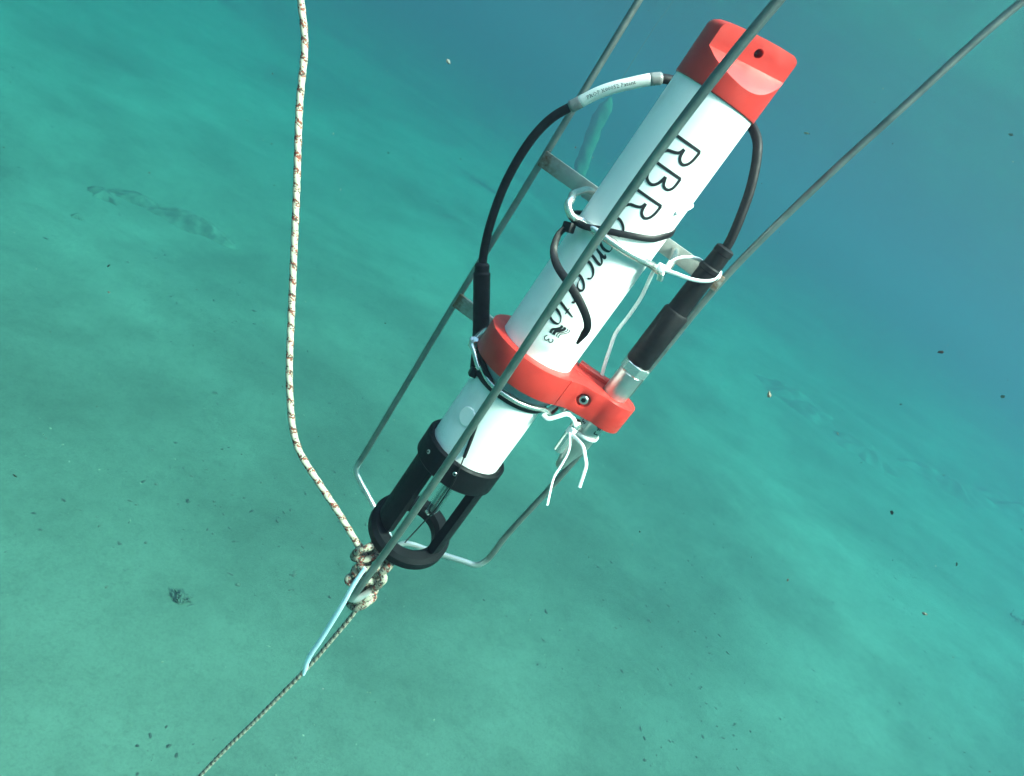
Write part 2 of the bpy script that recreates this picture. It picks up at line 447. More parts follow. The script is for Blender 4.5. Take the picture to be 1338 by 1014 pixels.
def water_surface_mat():
    m, n, l, p = mat_new('water_surface'); n.remove(p); out = n['Material Output']
    tr = n.new('ShaderNodeBsdfTransparent'); gl = n.new('ShaderNodeBsdfGlossy'); gl.inputs['Roughness'].default_value = 0.05
    fr = n.new('ShaderNodeFresnel'); fr.inputs[0].default_value = 1.333
    mx = n.new('ShaderNodeMixShader'); l.new(fr.outputs[0], mx.inputs[0]); l.new(tr.outputs[0], mx.inputs[1]); l.new(gl.outputs[0], mx.inputs[2])
    l.new(mx.outputs[0], out.inputs['Surface'])
    return m
gx2 = axis_pts(X0 + 1.0, X1 - 1.0, 2.0, 0.35, 1.05); gy2 = axis_pts(Y0 + 1.0, Y1 - 1.0, 2.0, 0.35, 1.05); nx = len(gx2)
vv = [(x, y, SEA + 0.03 * noise.noise((x * 0.5, y * 0.5, 0)) + 0.012 * noise.noise((x * 1.6, y * 1.6, 4))) for y in gy2 for x in gx2]
ff = [(j * nx + i, j * nx + i + 1, (j + 1) * nx + i + 1, (j + 1) * nx + i) for j in range(len(gy2) - 1) for i in range(nx - 1)]
ws = from_data('water_surface', vv, ff, water_surface_mat())
tag(ws, 'gently rippled water surface seen from below', kind='structure')

hz = from_data('haze', [(x, y, z) for x in (X0, X1) for y in (Y0, Y1) for z in (BED - 1.3, SEA + 0.2)],
               [(0, 1, 3, 2), (4, 6, 7, 5), (0, 4, 5, 1), (2, 3, 7, 6), (0, 2, 6, 4), (1, 5, 7, 3)], None, smooth=False)
hm = bpy.data.materials.new('water_body'); hm.use_nodes = True; hn = hm.node_tree.nodes; hn.remove(hn['Principled BSDF'])
pv = hn.new('ShaderNodeVolumePrincipled'); hm.node_tree.links.new(pv.outputs[0], hn['Material Output'].inputs['Volume'])
pv.inputs['Density'].default_value = 0.32
pv.inputs['Color'].default_value = (0.0562, 0.0578, 0.0859, 1)
pv.inputs['Absorption Color'].default_value = (0.0296, 0.6258, 0.5996, 1)
pv.inputs['Anisotropy'].default_value = 0.5
hz.data.materials.append(hm)
tag(hz, 'clear teal sea water filling the whole view', kind='stuff')

# ------------------------------------------------------------------ mooring frame (cage)
RB = 0.0029
frame = thing('mooring_cage', 'green grey steel rod cage hanging round the white logger', 'frame', (0, 0, -0.165))
front = resample(catmull([(0.004, -0.02, -0.162), (-0.002, -0.055, -0.150), (-0.0055, -0.088, -0.126), at(465.3, 774, -.1), at(519.2, 700, -.103), at(574.8, 620, -.107), at(642, 520, -.114), at(708.2, 420, -.12), at(775.3, 320, -.126), at(830.8, 240, -.130), at(889, 160, -.134), at(950.9, 80, -.137), at(1017.4, 0, -.139), at(1090, -84, -.142), at(1300, -320, -.15)], 12), 0.004)
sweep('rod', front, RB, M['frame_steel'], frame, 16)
left = [at(840, -9, .06) + Vector((-0.004, 0.004, 0.22)), at(835, 0, .06), at(705, 215, .06), at(595, 395, .06), at(480, 587, .06), at(468, 606, .06), at(465, 616, .06), at(469, 626, .06), at(486, 657, .06), at(505, 692, .055), Vector((-0.004, 0.045, -0.160))]
def rounded(P, n=10):
    return resample(catmull(P, n), 0.003)
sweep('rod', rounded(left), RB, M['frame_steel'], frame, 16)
right = [at(1338, 0, .05) + Vector((0.03, -0.01, 0.09)), at(1338, 0, .05), at(1180, 140, .05), at(1060, 250, .05), at(945, 365, .05), at(845, 486, .05), at(745, 608, .05), at(665, 696, .05), at(645, 722, .05), at(633, 734, .05), at(621, 738, .05), at(606, 733.5, .05), at(566, 721, .05), at(530, 710, .05), Vector((-0.002, 0.044, -0.161))]
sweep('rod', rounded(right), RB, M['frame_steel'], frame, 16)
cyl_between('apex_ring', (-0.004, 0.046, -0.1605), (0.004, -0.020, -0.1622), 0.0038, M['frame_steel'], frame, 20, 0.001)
def flat_bar(x0, x1, y0, y1, z, h, t):
    a = Vector((x0, y0, z)); b = Vector((x1, y1, z))
    return box('cross_bar', (a + b) / 2, b - a, (0, 1, 0), None, (b - a).length, t, h, M['bar_steel'], frame, 0.0005)
flat_bar(-0.0865, 0.0905, 0.055, 0.046, 0.2265, 0.0135, 0.004)
flat_bar(-0.0835, 0.084, 0.056, 0.046, 0.0845, 0.0135, 0.004)
# weld beads where bars meet rods
for (x, y, z) in ((-0.0845, 0.0585, 0.2265), (0.0885, 0.0485, 0.2265), (-0.0815, 0.0585, 0.0845), (0.0845, 0.0485, 0.0845)):
    pts = [Vector((x, y, z - 0.006 + 0.0024 * k)) + Vector((random.uniform(-.0004, .0004), random.uniform(-.0004, .0004), 0)) for k in range(6)]
    sweep('weld', pts, 0.0022, M['bar_steel'], frame, 8, True, lambda s, a: 0.0022 * (0.8 + 0.3 * math.sin(s * 2600)))

# ------------------------------------------------------------------ the logger
RT = 0.0318
log = thing('data_logger', 'white cylindrical data logger with red end cap and black sensor guard', 'data logger', (0, 0, -0.02))
housing = lathe('housing', [(0.0295, -0.024), (RT - 0.0004, -0.022), (RT, -0.02), (RT, 0.082), (RT, 0.3332)], M['white_plastic'], log, 96)
# red end cap: round skirt, then a tongue cut by two flats
FL = -66.0
def cap():
    R = 0.0329; fa = math.radians(FL); D = 0.0126
    d = Vector((math.cos(fa), math.sin(fa), 0)); sd = Vector((-d.y, d.x, 0))
    o = lathe('end_cap', [(R - 0.0008, 0.3328), (R, 0.3335), (R, 0.3400), (R, 0.3460), (R, 0.3520), (R, 0.3580), (R, 0.3640), (R, 0.3715), (R - 0.0006, 0.3735), (R - 0.0022, 0.3752), (R - 0.0050, 0.3765), (0.018, 0.3772), (0.004, 0.3776)], M['red_plastic'], log, 128)
    cuts = []
    for sg in (1, -1):
        prof = [(D, 0.3590), (D + 0.004, 0.3568), (R + 0.006, 0.3590 - (R + 0.006 - D) * 0.66), (R + 0.02, 0.340), (R + 0.02, 0.41), (D, 0.41)]
        v = [d * (sg * q) + Vector((0, 0, z)) + sd * e for e in (-0.06, 0.06) for q, z in prof]; n = len(prof)
        f = [(k, (k + 1) % n, n + (k + 1) % n, n + k) for k in range(n)] + [tuple(range(n - 1, -1, -1)), tuple(range(n, 2 * n))]
        c = from_data('cutter', v, f, None, None, False)
        bm = bmesh.new(); bm.from_mesh(c.data); bmesh.ops.recalc_face_normals(bm, faces=bm.faces); bm.to_mesh(c.data); bm.free()
        cuts.append(c)
    c = at(990, 74, -0.0115); c = sd * c.dot(sd) + Vector((0, 0, c.z))
    bake(o, cuts, 0.0009, 3, 30)
    bake(o, [cyl_between('cutter', c - d * 0.03, c + d * 0.03, 0.0032, None, None, 24)])
    for v in o.data.vertices:      # the tongue rises a little towards its far end
        t = min(1.0, max(0.0, (v.co.z - 0.342) / 0.012)); t = t * t * (3 - 2 * t)
        v.co.z += 0.16 * (v.co.dot(sd)) * t + 0.0015 * t
    o.data.set_sharp_from_angle(angle=math.radians(38))
    return o
capo = cap()
# black sensor guard
guard = bpy.data.objects.new('sensor_guard', None); COL.objects.link(guard); guard.parent = log; guard.location = (0, 0, 0.02)
ring('collar', 0.0372, RT + 0.0003, -0.0225, 0.0012, M['black_plastic'], guard, 0.0016, 96)
eye = ring('eye_ring', 0.0378, 0.0228, -0.1090, -0.0940, M['black_plastic'], guard, 0.0035, 96)
tilt = Matrix.Rotation(math.radians(17), 4, 'X'); pv_ = Vector((0, 0, -0.1010))
for v in eye.data.vertices: v.co = tilt @ (v.co - pv_) + pv_
ring('strut', 0.0330, 0.0255, -0.097, -0.021, M['black_plastic'], guard, 0.0014, 128, 190, 244)
ring('strut', 0.0345, 0.0262, -0.096, -0.021, M['black_plastic'], guard, 0.0014, 128, -34, 6)
for az, zz in ((-131, -0.0095), (-84, -0.0075)):
    p = pol(0.0368, az, zz); q = pol(0.0378, az, zz)
    cyl_between('screw', p, q, 0.0019, M['steel'], guard, 20, 0.0004)
    cyl_between('screw', q, pol(0.03795, az, zz), 0.0010, M['black_plastic'], guard, 6)
# clear sensing cell between the struts
lathe('sensor_cell', [(0.0056, -0.024), (0.0056, -0.0715), (0.0048, -0.0765), (0.0030, -0.0785)], M['clear'], log, 32, 0.0058, 0.004)
lathe('sensor_tip', [(0.0010, -0.0235), (0.0011, -0.066), (0.0021, -0.0690), (0.0026, -0.0735), (0.0018, -0.0770), (0.0004, -0.0778)], M['black_rubber'], log, 20, 0.0058, 0.004)
# round pale plug on the housing
bn = pol(1, -117.1, 0); bn.z = 0
p0 = pol(RT - 0.0012, -117.1, 0.037)
cyl_between('port_plug', p0, p0 + bn * 0.0021, 0.0082, M['white_plastic'], log, 40, 0.0006)
# grey shoulder ring just under the clamp
ring('shoulder_ring', 0.0352, RT - 0.001, 0.0775, 0.0855, M['grey_band'], log, 0.0006, 96)

# ---- lettering, wrapped round the housing (reading downwards, tops of letters towards +x)
def glyph(name, strokes, zc, az0, size, wid, slant=0.0, contrast=0.0, r=RT + 0.00022):
    verts = []; faces = []
    for st in strokes:
        k = 1.0; pts = st
        if isinstance(st, dict): pts = st['p']; k = st['w']
        P = [Vector((u + slant * v, v, 0)) for u, v in pts]
        if len(P) > 2: P = catmull(P, 6)
        else: P = [P[0].lerp(P[1], i / 10) for i in range(11)]
        base = len(verts); n = len(P)
        for i in range(n):
            a = P[max(i - 1, 0)]; b = P[min(i + 1, n - 1)]; t = (b - a).normalized(); q = Vector((-t.y, t.x, 0))
            w = wid * k * (1 - contrast + contrast * abs(t.y) * 1.25)
            if contrast: w *= 0.45 + 0.55 * min(1, min(i, n - 1 - i) / (n * 0.22))
            for sg in (1, -1):
                e = P[i] * size + q * (sg * w / 2)
                az = math.radians(az0) + e.y / RT
                verts.append((r * math.cos(az), r * math.sin(az), zc - e.x))
        for i in range(n - 1): faces.append((base + 2 * i, base + 2 * i + 1, base + 2 * i + 3, base + 2 * i + 2))
    return from_data(name, verts, faces, M['ink'], housing, False)
Rg = [[(0, 0), (0, 1)], [(0, 0.985), (0.12, 0.985), (0.34, 0.96), (0.52, 0.88), (0.60, 0.75), (0.55, 0.62), (0.42, 0.545), (0.20, 0.52)], [(0.20, 0.52), (0.36, 0.46), (0.44, 0.32), (0.50, 0.12), (0.62, 0.01), (0.74, 0.0)]]
Bg = [[(0, 0), (0, 1)], [(0, 0.985), (0.12, 0.985), (0.32, 0.97), (0.46, 0.89), (0.50, 0.77), (0.44, 0.64), (0.20, 0.54)], [(0.20, 0.54), (0.44, 0.49), (0.60, 0.38), (0.64, 0.24), (0.56, 0.08), (0.38, 0.0), (0.1, 0.0), (0, 0.0)]]
for g_, z_ in ((Rg, 0.2988), (Bg, 0.2775), (Rg, 0.2555)):
    glyph('letter', g_, z_, -103.5, 0.0216, 0.0021)
Cg = [[(0.78, 0.80), (0.66, 0.96), (0.42, 0.98), (0.16, 0.78), (0.04, 0.42), (0.14, 0.10), (0.40, 0.0), (0.72, 0.16)]]
Og = [[(0.40, 1.0), (0.14, 0.80), (0.04, 0.42), (0.16, 0.06), (0.40, 0.0), (0.64, 0.2), (0.74, 0.58), (0.62, 0.92), (0.40, 1.0)]]
Ng = [[(0.0, 0.84), (0.14, 0.98), (0.18, 0.7), (0.14, 0.0)], [(0.15, 0.45), (0.38, 0.88), (0.58, 1.0), (0.66, 0.82), (0.62, 0.3), (0.70, 0.02), (0.86, 0.16)]]
Eg = [[(0.08, 0.46), (0.40, 0.50), (0.66, 0.66), (0.62, 0.90), (0.42, 1.0), (0.16, 0.78), (0.04, 0.42), (0.14, 0.08), (0.40, 0.0), (0.70, 0.2)]]
rg = [[(0.0, 0.84), (0.14, 0.98), (0.18, 0.7), (0.14, 0.0)], [(0.15, 0.42), (0.32, 0.86), (0.50, 1.0), (0.62, 0.86)]]
Tg = [[(0.22, 1.45), (0.16, 0.8), (0.12, 0.24), (0.24, 0.0), (0.44, 0.12)], [(-0.05, 0.96), (0.42, 0.96)]]
for nm, g_, z_ in (('c', Cg, 0.2335), ('o', Og, 0.2195), ('n', Ng, 0.2085), ('c', Cg, 0.1965), ('e', Eg, 0.1845), ('r', rg, 0.1735), ('t', Tg, 0.1610), ('o', Og, 0.1540)):
    glyph('letter', g_, z_, -107, 0.0122, 0.0019, 0.22, 0.62)
# wave emblem and the small 3
Wv = lambda dv: [(-0.1, dv + 0.42), (0.12, dv + 0.46), (0.42, dv + 0.22), (0.66, dv - 0.04), (1.0, dv - 0.02)]
glyph('emblem', [{'p': Wv(0.0), 'w': 1.5}, {'p': Wv(0.30), 'w': 1.7}, {'p': Wv(0.58), 'w': 0.5}, {'p': Wv(0.78), 'w': 0.5}], 0.1440, -87.5, 0.0090, 0.0013, 0.0, 0.0)
glyph('numeral', [[(0.02, 0.85), (0.25, 1.0), (0.50, 0.85), (0.46, 0.62), (0.24, 0.52), (0.50, 0.40), (0.56, 0.18), (0.30, 0.0), (0.0, 0.14)]], 0.1322, -91, 0.0070, 0.0007)

# ------------------------------------------------------------------ red clamp bracket
br = thing('clamp_bracket', 'red plastic figure eight bracket joining logger to side probe', 'bracket', (0, 0, 0.086))
SX, SY, RS = 0.0732, 0.012, 0.0105
def bracket():
    pts = []
    for k in range(41):
        a = math.radians(42 + (318 - 42) * k / 40); pts.append((0.0428 * math.cos(a), 0.0428 * math.sin(a)))
    front_ = catmull([pts[-1] + (0,), (0.0385, -0.0215, 0), (0.046, -0.0150, 0), (0.057, -0.0115, 0), (SX - 0.004, SY - 0.0192, 0)], 5)
    pts += [(p.x, p.y) for p in front_[1:]]
    for k in range(1, 20):
        a = math.radians(-108 + 216 * k / 20); pts.append((SX + 0.0008 + 0.0198 * math.cos(a), SY + 0.0198 * math.sin(a)))
    back_ = catmull([(SX - 0.005, SY + 0.0190, 0), (0.057, 0.0275, 0), (0.047, 0.0262, 0), (0.0385, 0.0265, 0), pts[0] + (0,)], 5)
    pts += [(p.x, p.y) for p in back_[:-1]]
    n = len(pts); z0, z1 = 0.0862, 0.1105
    verts = [(x, y, z0) for x, y in pts] + [(x, y, z1) for x, y in pts]
    faces = [(k, (k + 1) % n, n + (k + 1) % n, n + k) for k in range(n)] + [tuple(range(n - 1, -1, -1)), tuple(range(n, 2 * n))]
    o = from_data('bracket_body', verts, faces, M['red_plastic'], br)
    cuts = [cyl_between('cutter', (0, 0, 0.05), (0, 0, 0.15), RT + 0.0004, None, None, 96),
            cyl_between('cutter', (SX, SY, 0.05), (SX, SY, 0.15), RS + 0.0003, None, None, 48),
            cyl_between('cutter', (0.0535, -0.03, 0.0995), (0.0535, -0.0092, 0.0995), 0.0060, None, None, 32),
            box('cutter', (0.0505, 0.0085, 0.098), (1, 0.12, 0), (0, 1, 0), None, 0.045, 0.0006, 0.04, None, None, 0),
            box('cutter', (0.0385, -0.0270, 0.098), (0.85, 0.55, 0), (-0.55, 0.85, 0), None, 0.0006, 0.0125, 0.04, None, None, 0)]
    return bake(o, cuts, 0.0007, 2, 42)
bracket()
cyl_between('bolt', (0.0535, -0.008, 0.0995), (0.0535, -0.0122, 0.0995), 0.0038, M['steel'], br, 24, 0.0005)
cyl_between('bolt_socket', (0.0535, -0.0120, 0.0995), (0.0535, -0.01235, 0.0995), 0.0021, M['black_plastic'], br, 6)
cyl_between('bolt', (0.0445, -0.010, 0.0862), (0.0445, -0.010, 0.0815), 0.0042, M['steel'], br, 6, 0.0005)
pts = catmull([(0.036, 0.0280, 0), (0.046, 0.0268, 0), (0.056, 0.0280, 0), (0.064, 0.0288, 0)], 6)
lv = []; lf = []
for p in pts:
    for (dy, dz) in ((0.0, 0.1100), (0.0, 0.1138), (-0.0012, 0.1146), (-0.0075, 0.1146), (-0.0085, 0.1136), (-0.0085, 0.1100)):
        lv.append((p.x, p.y + dy - 0.0004, dz))
for i in range(len(pts) - 1):
    for k in range(6):
        k2 = (k + 1) % 6; lf.append((i * 6 + k, i * 6 + k2, (i + 1) * 6 + k2, (i + 1) * 6 + k))
lf += [tuple(range(6)), tuple((len(pts) - 1) * 6 + k for k in range(5, -1, -1))]
lo = from_data('raised_lip', lv, lf, M['red_plastic'], br, False)
bm = bmesh.new(); bm.from_mesh(lo.data); bmesh.ops.recalc_face_normals(bm, faces=bm.faces); bm.to_mesh(lo.data); bm.free()

# ------------------------------------------------------------------ side probe held by the bracket
pr = thing('side_probe', 'slim steel probe held upright in the red bracket', 'probe', (SX, SY, 0.04))
lower(lathe('probe_body', [(0.003, 0.034), (0.0045, 0.036), (0.0062, 0.046), (0.0098, 0.060), (RS, 0.063), (RS, 0.1390), (RS - 0.0006, 0.1396)], M['steel'], pr, 40, SX, SY))
lower(cyl_between('hex_collar', (SX, SY, 0.1396), (SX, SY, 0.1485), 0.0118, M['bright_steel'], pr, 6, 0.0008))
cyl_between('side_pin', (SX - 0.012, -0.004, 0.080), (SX - 0.0105, -0.004, 0.0475), 0.0042, M['bright_steel'], pr, 20, 0.001)
# paper label and printed characters on the body
def patch(name, a0, a1, z0, z1, r, mat, parent, cx=SX, cyy=SY):
    n = 8; verts = []; faces = []
    for k in range(n + 1):
        a = math.radians(a0 + (a1 - a0) * k / n)
        for z in (z0, z1): verts.append((cx + r * math.cos(a), cyy + r * math.sin(a), z))
    for k in range(n): faces.append((2 * k, 2 * k + 2, 2 * k + 3, 2 * k + 1))
    return from_data(name, verts, faces, mat, parent)
patch('label', -158, -112, 0.0745, 0.0855, RS + 0.0002, M['white_tie'], pr)
def probe_char(strokes, az0, zc, size, wid):
    verts = []; faces = []; r = RS + 0.00035
    for st in strokes:
        P = [Vector((u, v, 0)) for u, v in st]; P = catmull(P, 4) if len(P) > 2 else P
        b0 = len(verts)
        for i in range(len(P)):
            a = P[max(i - 1, 0)]; b = P[min(i + 1, len(P) - 1)]; t = (b - a).normalized(); q = Vector((-t.y, t.x, 0))
            for sg in (1, -1):
                e = P[i] * size + q * (sg * wid / 2); az = math.radians(az0) + e.y / r
                verts.append((SX + r * math.cos(az), SY + r * math.sin(az), zc - e.x))
        for i in range(len(P) - 1): faces.append((b0 + 2 * i, b0 + 2 * i + 1, b0 + 2 * i + 3, b0 + 2 * i + 2))
    return from_data('letter', verts, faces, M['ink'], pr, False)
probe_char([[(0, 0), (0, 1)], [(0, 1), (0.6, 0)], [(0.6, 0), (0.6, 1)]], -145, 0.0845, 0.0042, 0.0008)
probe_char([[(0, 0.2), (0.3, 0), (0.6, 0.25), (0.3, 0.5), (0.6, 0.8), (0.2, 1.0)]], -145, 0.0805, 0.0042, 0.0008)
probe_char([[(0, 0), (0, 1)], [(0, 0.5), (0.6, 0.5)], [(0, 1.0), (0.6, 1.0)]], -70, 0.0825, 0.0044, 0.0009)
probe_char([[(0, 0.0), (0.6, 0.0)], [(0.6, 0), (0.6, 1.0)]], -62, 0.0785, 0.0044, 0.0009)

# ------------------------------------------------------------------ black cable with its two connectors
ca = thing('sensor_cable', 'black cable looping behind the red cap between two connectors', 'cable', (SX, SY, 0.149))
lower(lathe('connector', [(0.0100, 0.1486), (0.0106, 0.1500), (0.0106, 0.1985), (0.0098, 0.2002), (0.0086, 0.2008), (0.0084, 0.2380), (0.0090, 0.2388), (0.0090, 0.2420),
                    (0.0076, 0.2432), (0.0072, 0.2540), (0.0076, 0.2546), (0.0074, 0.2590), (0.0050, 0.2604)], M['black_rubber'], ca, 40, SX - 0.001, SY))
cab = [Vector((SX - 0.001, SY, 0.251)), Vector((SX - 0.002, SY, 0.261)), at(967, 285, .014), at(981, 245, .018), at(989, 205, .024), at(988, 178, .030), at(972, 150, .042), Vector((0.012, 0.052, 0.338)), Vector((-0.012, 0.052, 0.334)),
       at(868, 103, .038), at(820, 110, .032), at(785, 120, .03), at(755, 135, .03), at(720, 155, .03), at(690, 188, .03), at(662, 236, .03), at(643, 285, .03), at(633, 325, .03), at(630, 352, .03)]
cabP = resample(catmull(cab, 12), 0.002)
sweep('cable_line', cabP, 0.0036, M['black_rubber'], ca, 16)
# printed white sleeve on the left run
i0 = min(range(len(cabP)), key=lambda i: (cabP[i] - at(864, 104, .037)).length); i1 = min(range(len(cabP)), key=lambda i: (cabP[i] - at(757, 134, .03)).length)
j0 = min(range(len(cabP)), key=lambda i: (cabP[i] - at(850, 105, .035)).length)
sl = sweep('printed_sleeve', cabP[j0:i1 + 1], 0.0045, M['sleeve'], ca, 20)
sweep('sleeve_end', cabP[i0:j0 + 1], 0.0047, M['clear_end'], ca, 20)
sweep('sleeve_end', cabP[i1:i1 + 5], 0.0047, M['clear_end'], ca, 20)
# small print along the sleeve
def bent_text(body, P, size, r, ang, mat, parent, start=0.006):
    cu = bpy.data.curves.new('print', 'FONT'); cu.body = body; cu.size = size; cu.resolution_u = 1
    tmp = bpy.data.objects.new('print', cu); COL.objects.link(tmp); bpy.context.view_layer.update()
    me = bpy.data.meshes.new_from_object(tmp.evaluated_get(bpy.context.evaluated_depsgraph_get()))
    bpy.data.objects.remove(tmp)
    T, N = frames(P, (0, 0, 1)); S = [0]
    for a, b in zip(P, P[1:]): S.append(S[-1] + (b - a).length)
    for v in me.vertices:
        s = v.co.x + start; i = 0
        while i < len(S) - 2 and S[i + 1] < s: i += 1
        f = (s - S[i]) / (S[i + 1] - S[i]); p = P[i].lerp(P[i + 1], f)
        out = -Vector((0, 1, 0)); out = (out - T[i] * out.dot(T[i])).normalized(); up = T[i].cross(out) * -1
        th = ang + (v.co.y - size * 0.35) / r
        v.co = p + (out * math.cos(th) + up * math.sin(th)) * r
    return link('print', me, mat, parent, False)
seg_ = list(reversed(cabP[j0:i1 + 1]))
bent_text('PROP K00052 Patent', seg_, 0.0042, 0.00462, 0.0, M['ink'], ca)
# left connector, running down behind the bracket
lc = [at(630, 346, .03), at(629.5, 364, .03), at(629, 400, .03), at(628, 440, .03), at(624, 480, .032)]
lcP = resample(catmull(lc, 10), 0.001)
Ltot = 0.001 * len(lcP)
def lrad(s, a):
    if s < 0.007: return 0.0062
    if s < 0.0085: return 0.0072
    if s < 0.062: return 0.0071
    return 0.0066
sweep('connector', lcP, 0.0071, M['black_rubber'], ca, 28, True, lrad)

# ------------------------------------------------------------------ stainless hooks holding the tube
def hook(label, pts, r, nut_at=None):
    h = thing('steel_hook', label, 'hook', pts[0], group='steel hooks round the tube')
    sweep('hook_rod', resample(catmull(pts, 10), 0.0015), r, M['bright_steel'], h, 14)
    return h
RH = 0.0353
up = [Vector((-0.037, 0.046, 0.2285)), Vector((-0.0405, 0.030, 0.2285)), Vector((-0.0425, 0.008, 0.2270)), Vector((-0.0440, -0.010, 0.2250)), at(746, 261, -.024), at(742, 268, -.028), at(747, 282, -.028), pol(RH, -139, 0.2147), pol(RH, -118, 0.2158), pol(RH, -98, 0.2165), pol(RH, -75, 0.2167), pol(RH, -50, 0.2170), pol(RH + 0.001, -24, 0.2165),
      Vector((0.0395, -0.0105, 0.2155)), Vector((0.0425, -0.0110, 0.2165)), Vector((0.0445, -0.0080, 0.2205)), Vector((0.0450, 0.006, 0.226)), Vector((0.0450, 0.046, 0.2285))]
h1 = hook('bright bent steel rod under the black tie, hooked at its left', up, 0.0029)
cyl_between('nut', (0.0415, -0.0125, 0.2135), (0.0455, -0.0130, 0.2150), 0.0050, M['bright_steel'], h1, 6, 0.0006)
cyl_between('nut', (0.0435, -0.004, 0.2215), (0.0465, -0.0045, 0.2225), 0.0046, M['bright_steel'], h1, 6, 0.0006)
lowp = [Vector((-0.043, 0.046, 0.0850)), Vector((-0.0455, 0.020, 0.088)), at(617, 449, -.012), at(619, 458, -.018), at(626, 482, -.024), pol(RH + 0.0008, -140, 0.0765), pol(RH, -115, 0.0740), pol(RH, -92, 0.0742), pol(RH, -68, 0.0745), pol(RH, -45, 0.0750), pol(RH + 0.001, -28, 0.0757),
        Vector((0.0365, -0.0135, 0.0742)), Vector((0.0385, -0.0105, 0.0715)), Vector((0.0400, -0.004, 0.0725)), Vector((0.0420, 0.012, 0.080)), Vector((0.0425, 0.046, 0.0850))]
h2 = hook('bright bent steel rod just below the red bracket', lowp, 0.0022)
cyl_between('nut', at(617, 452, -.006), at(620, 443, -.008), 0.0042, M['bright_steel'], h2, 6, 0.0006)

# ------------------------------------------------------------------ cable ties
GT = 'cable ties on the frame'
def band(name, zf, r, w, t, mat, parent, a0=0, a1=360, n=72):
    P = []; O = []
    for k in range(n + 1):
        az = a0 + (a1 - a0) * k / n; p = pol(r, az, 0); p.z = zf(p.x, p.y); P.append(p); O.append(pol(1, az, 0))
    return strap(name, P, O, w, t, mat, parent)
CO = -(M3 @ Vector((0, 0, -1)))      # towards the viewer
t1 = thing('cable_tie', 'black cable tie round the white tube with a long curled tail', 'cable tie', (0, 0, 0.226), GT)
P = []; O = []
TP = [(-190, 0.2120, .0372), (-160, 0.2118, .0392), (-130, 0.2134, .0392), (-109, 0.2193, .0350), (-84, 0.2255, .0332), (-67.5, 0.2292, .0330), (-45, 0.2340, .0328), (-25, 0.2397, .0328), (10, 0.2440, .0328), (60, 0.2400, .0328), (110, 0.228, .0330), (150, 0.2160, .0340), (170, 0.2120, .0372)]
for p in catmull([Vector(q) for q in TP], 7):
    P.append(pol(p.z, p.x, p.y)); O.append(pol(1, p.x, 0.0) + Vector((-0.25, 0, 0.15)) * (1 if p.x < 20 else 0))
strap('loop', P, O, 0.0047, 0.0013, M['black_tie'], t1)
bc = at(743, 297, -.026)
box('buckle', bc, (0.75, -0.6, 0.35), (0.6, 0.75, 0), None, 0.0085, 0.0062, 0.0072, M['black_tie'], t1, 0.0009)
tl = catmull([bc + Vector((-0.002, -0.001, -0.002)), at(729, 308, -.030), at(723.5, 327, -.034), at(728, 347, -.040), at(743, 370, -.046), at(757, 393, -.048), at(766, 414, -.047), at(767.5, 428, -.044), at(762, 438, -.041), at(754, 449, -.037)], 8)
strap('tail', tl, [Vector((0.55, -0.8, 0.1)).lerp(Vector((-0.15, -0.95, 0.3)), min(1, i / len(tl) * 1.6)) for i in range(len(tl))], 0.0056, 0.0012, M['black_tie'], t1, lambda f: 0.8 + 0.3 * math.sin(f * PI) if f < 0.86 else max(0.3, 1 - (f - 0.86) * 4.5))
t2 = thing('cable_tie', 'black cable tie round the tube right under the red bracket', 'cable tie', (0, 0, 0.07), GT)
band('loop', lambda x, y: 0.0700 + 0.02 * x, RT + 0.0009, 0.0050, 0.0013, M['black_tie'], t2)
b2 = pol(RT + 0.0035, -152, 0.0665)
box('buckle', b2, (0.4, -0.9, 0.1), (0.9, 0.4, 0), None, 0.0072, 0.0060, 0.0070, M['black_tie'], t2, 0.0009)
tl = catmull([b2 + Vector((0, 0, 0.002)), at(641, 500, -.032), at(634, 484, -.028), at(629, 470, -.02), at(626, 460, -.010)], 6)
strap('tail', tl, [Vector((-0.5, -0.8, 0.2))] * len(tl), 0.0048, 0.0012, M['black_tie'], t2)
# white tie looped round the right connector
t3 = thing('cable_tie', 'white cable tie looped round the right black connector', 'cable tie', (0.045, -0.013, 0.218), GT)
lp = catmull([at(866, 352, -.016), at(884, 358, -.012), at(902, 364.5, -.006), at(920, 367.5, -.001), at(934, 365, .003), at(941, 356, .012), Vector((SX + 0.009, SY + 0.007, 0.2315)), Vector((SX, SY + 0.0105, 0.2320)), at(915, 340, .018), at(898, 336, .008), at(884, 338, -.004), at(872, 345, -.012)], 8)
strap('loop', lp, [Vector((0.15, -0.25, 1)) for _ in lp], 0.0014, 0.0030, M['white_tie'], t3)
box('buckle', at(864, 350, -.019), (1, 0.1, 0.1), (0, 1, 0), None, 0.0060, 0.0052, 0.0058, M['white_tie'], t3, 0.0008)
t4 = thing('cable_tie', 'long thin white tie tail hanging down behind the bracket', 'cable tie', at(850, 360, .02), GT)
tl = catmull([at(858, 346, -.005), at(850, 362, .012), at(838, 388, .02), at(822, 412, .022), at(808, 430, .022), at(802, 441, .022), at(797, 456, .022), at(790, 477, .022), at(784, 500, .024)], 6)
strap('tail', tl, [CO.copy() for _ in tl], 0.0030, 0.0012, M['white_tie'], t4)
t5 = thing('cable_tie', 'white cable tie with two loose tails under the bracket', 'cable tie', at(755, 560, -.016), GT)
P = []; O = []
for k in range(61):
    az = -160 + 330 * k / 60; q = pol(RS + 0.0009, az, 0); P.append(Vector((SX + q.x, SY + q.y, 0.0690 + 0.10 * q.x))); O.append(pol(1, az, 0))
strap('loop', P, O, 0.0034, 0.0012, M['white_tie'], t5)
bk = Vector((SX - 0.0120, -0.0062, 0.0702))
